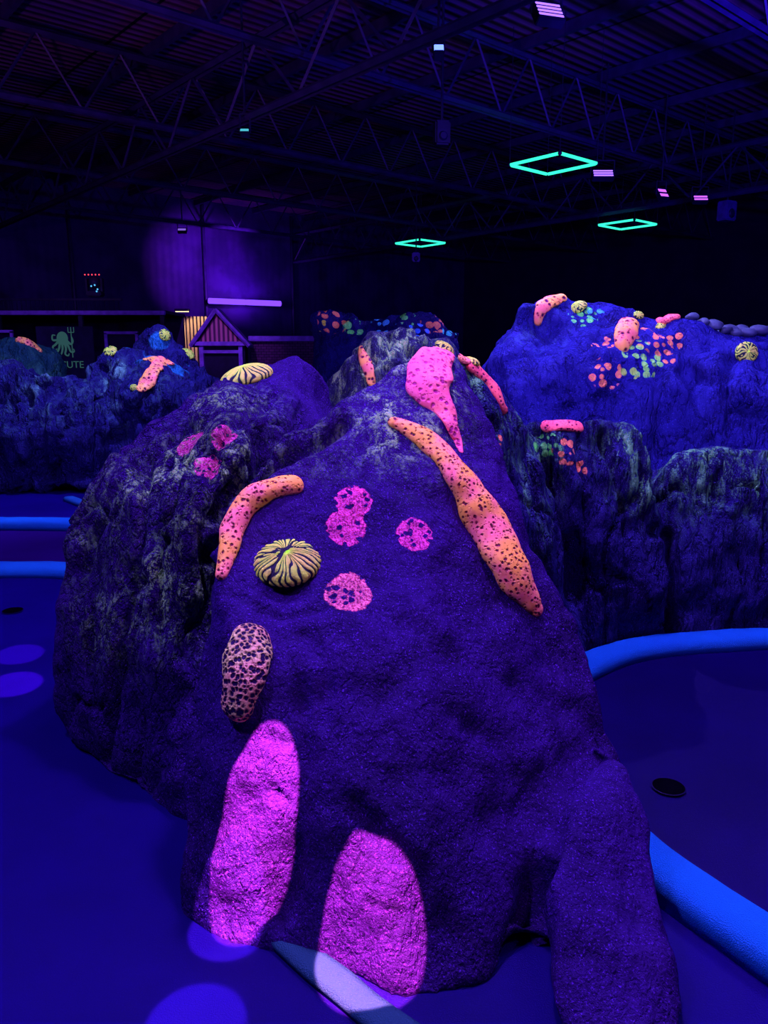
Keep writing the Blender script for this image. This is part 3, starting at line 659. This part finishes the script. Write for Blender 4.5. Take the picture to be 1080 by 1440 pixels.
def tent(pts,r0,r1):
    s=cat_sp([(x,0,z) for x,z in pts],6)
    for i in range(len(s)-1):
        r=r0+(r1-r0)*i/len(s); bm_bar(bm,Vector(s[i]),Vector(s[i+1])+Vector((.0001,0,0)),r,6)
tent([(-.1,.10),(-.16,.04),(-.21,.0),(-.18,-.06),(-.14,-.03)],.045,.015)
tent([(-.08,.08),(-.1,-.02),(-.15,-.1),(-.2,-.1),(-.19,-.05)],.045,.015)
tent([(-.04,.08),(-.04,-.03),(-.07,-.12),(-.12,-.15)],.045,.015)
tent([(0,.08),(.02,-.03),(.0,-.12),(.05,-.15),(.07,-.11)],.045,.015)
tent([(.03,.08),(.07,-.0),(.1,-.08),(.16,-.08),(.15,-.03)],.045,.015)
tent([(.05,.10),(.11,.05),(.15,.1),(.13,.18)],.045,.02)
tent([(-.12,.12),(-.2,.12),(-.2,.2),(-.15,.2)],.04,.015)
bm_bar(bm,(.13,0,-.18),(.13,0,.32),.016,6); bm_bar(bm,(.08,0,.25),(.18,0,.25),.014,6)
for x in (.08,.13,.18): bm_bar(bm,(x,0,.25),(x,0,.34),.014,6)
bm_obj('octopus_emblem',bm,m_ink_glow,parent=e)
cu=bpy.data.curves.new('lettering','FONT'); cu.body='CUTE'; cu.size=.17; cu.align_x='CENTER'; cu.extrude=.004
to=bpy.data.objects.new('lettering',cu); COL.objects.link(to); me=bpy.data.meshes.new_from_object(to.evaluated_get(bpy.context.evaluated_depsgraph_get())); bpy.data.objects.remove(to)
to=bpy.data.objects.new('lettering',me); COL.objects.link(to); me.materials.append(m_ink_glow); to.parent=e; to.location=(.10,.0,-.36); to.rotation_euler=(math.pi/2,0,0)
tag(e,'dark sign with a pale teal octopus holding a trident','sign')
q=P(134,412,15.9); e=empty('moving_head_light',q)
box('base',(0,0,-.02),(.3,.25,.1),m_hous,e,.02)
for x in (-.15,.15):
    bm=bmesh.new(); bm_box(bm,(x,0,.15),(.04,.12,.26)); bm_obj('yoke_arm',bm,m_hous,parent=e,bevel=.008)
bm=bmesh.new(); bmesh.ops.create_uvsphere(bm,u_segments=20,v_segments=12,radius=.12,matrix=Matrix.Translation((0,0,.2))); bm_obj('head',bm,m_hous,True,e)
m_r=emis('led_red',(1,.05,.1),1.5); m_c=emis('led_cyan',(.1,.5,1),1.2)
for i in range(5):
    bm=bmesh.new(); bmesh.ops.create_icosphere(bm,subdivisions=1,radius=.016,matrix=Matrix.Translation((-.14+i*.07,-.11,.34))); bm_obj('red_indicator',bm,m_r,parent=e)
for x,z in ((-.02,.12),(.05,.14),(.1,.06),(.08,.02)):
    bm=bmesh.new(); bmesh.ops.create_icosphere(bm,subdivisions=1,radius=.018,matrix=Matrix.Translation((x,-.14,z))); bm_obj('teal_indicator',bm,m_c,parent=e)
tag(e,'black moving head stage light with red and teal indicators','stage light')
def on_wall(u,v,off=.35):
    d=direc(u,v); t=((a0+off)-EYE.dot(e1))/d.dot(e1); return EYE+d*t
ta=on_wall(294,423); tb=on_wall(394,427)
for i,(p,q) in enumerate(((ta,ta.lerp(tb,.49)),(ta.lerp(tb,.51),tb))):
    e=empty('wall_tube_light',p)
    bm=bmesh.new(); bm_bar(bm,(0,0,0),q-p,.16,12); bm_obj('light_tube',bm,m_tube,True,e)
    bm=bmesh.new(); off=-e1*.12; bm_bar(bm,off,(q-p)+off,.12,4); 
    for k in (.2,.8): bm_bar(bm,(q-p)*k+off,(q-p)*k-e1*.34,.04,6)
    bm_obj('mount',bm,m_hous,parent=e)
    tag(e,'glowing violet tube light mounted on the dark wall','tube light','violet wall tube lights')
for u in (98,286,410):
    p=on_wall(u,330,.08); bm=bmesh.new(); bm_bar(bm,(p.x,p.y,0),(p.x,p.y,5.8),.09,8); o=bm_obj('wall_pipe',bm,m_steel,True); tag(o,'thin vertical pipe fixed to the dark wall','pipe','vertical wall pipes')
# ------------------------------------------------------------ lights
def area(loc,to,size,e,col,name='area'):
    l=bpy.data.lights.new(name,'AREA'); l.energy=e; l.color=col; l.shape='DISK'; l.size=size
    o=bpy.data.objects.new(name,l); COL.objects.link(o); o.location=loc; o.rotation_euler=aimq(loc,to); return o
area((.2,3.3,4.6),(.1,3.0,0),.35,175,(.31,.12,1.15),'unseen_uv_light')
area((-1.7,1.1,4.0),(-.4,2.6,.8),.25,80,(.29,.12,1.15),'unseen_uv_light')
area((1.6,.9,3.6),(.4,2.2,.6),.3,24,(.5,.1,1.1),'unseen_uv_light')  # added violet fill for the lower rock face
area((2.6,3.6,4.3),(2.4,5,0.5),.3,125,(.22,.12,1.15),'unseen_uv_light')
area((-2.6,3.0,4.3),(-2.2,4.5,0),.3,100,(.2,.12,1.1),'unseen_uv_light')
spot(c1+Vector((0,-.15,-.1)),(2.2,6.2,.8),700,(.25,.16,1.1),95)
spot(c2+Vector((0,-.15,-.1)),(1.5,9.5,.8),500,BL,110)
spot(c5+Vector((0,-.12,-.05)),(0,6.4,1),260,BL,100)
spot(P(150,20,8),(-4.5,9.6,.8),950,(.22,.16,1.1),90,r=.05)
spot(P(395,330,19),on_wall(290,375),2300,(.28,.035,1),44,1.0)
area(ta.lerp(tb,.5)+e1*.5,on_wall(340,380,0),.5,40,(.22,.03,1))
spot((-3.6,13.2,4.6),(-4.0,18,2),900,(.32,.11,1),36,.8)  # unseen violet spot added to brighten the kiosk
spot((-6,11,4.6),(-7.5,15.5,2.2),220,(.3,.12,1),60,.6)
spot((5.2,5.2,3.2),(3.6,9,5.9),1400,(.05,.015,1),120,.9,.1)  # unseen blue uplight added in place of haze under the roof
spot((-4.5,5,3.0),(-3,10.5,5.9),380,(.5,.14,1),100,1.0,.1)  # unseen violet uplight added so the left roof shows
spot((3.5,2.5,2.8),(6,16,5.9),1200,(.08,.02,1),80,.9,.1)  # another unseen blue uplight, stands in for haze at the far roof
gob=Vector((-.45,.95,4.7)); MG=(1.0,.13,.58)
def beam(tgt,rad,e=5200,bl=.08,col=MG,sx=1.0,roll=0):
    tgt=Vector(tgt); d=(tgt-gob).length; spot(gob,tgt,e,col,2*math.degrees(math.atan(rad/d)),bl,.006,sx,roll)
h=surf(358,1160,['boulder'])[0]; beam(h,.178,16000,sx=.64,roll=-.42)
h=surf(520,1318,['boulder'])[0]; beam(h,.17,12000,sx=.85,roll=0)
beam(G(275,1440),.13,3400,.25,(.35,.1,1)); beam(G(28,920),.13,4800,.25,(.5,.12,1)); beam(G(20,962),.14,5600,.25,(.6,.12,1)); beam(G(322,1308),.12,3600,.2,(.5,.12,1))
w=bpy.data.worlds.new('w'); S.world=w; w.use_nodes=True; w.node_tree.nodes['Background'].inputs[0].default_value=(.1,.02,.5,1); w.node_tree.nodes['Background'].inputs[1].default_value=.1
bpy.data.materials.remove(tmp)
cd=bpy.data.cameras.new('cam'); cam=bpy.data.objects.new('cam',cd); COL.objects.link(cam); cam.location=EYE
cd.sensor_fit='VERTICAL'; cd.sensor_height=36; cd.lens=27; cam.rotation_euler=(math.pi/2-TH,0,0); cd.clip_end=200
S.camera=cam
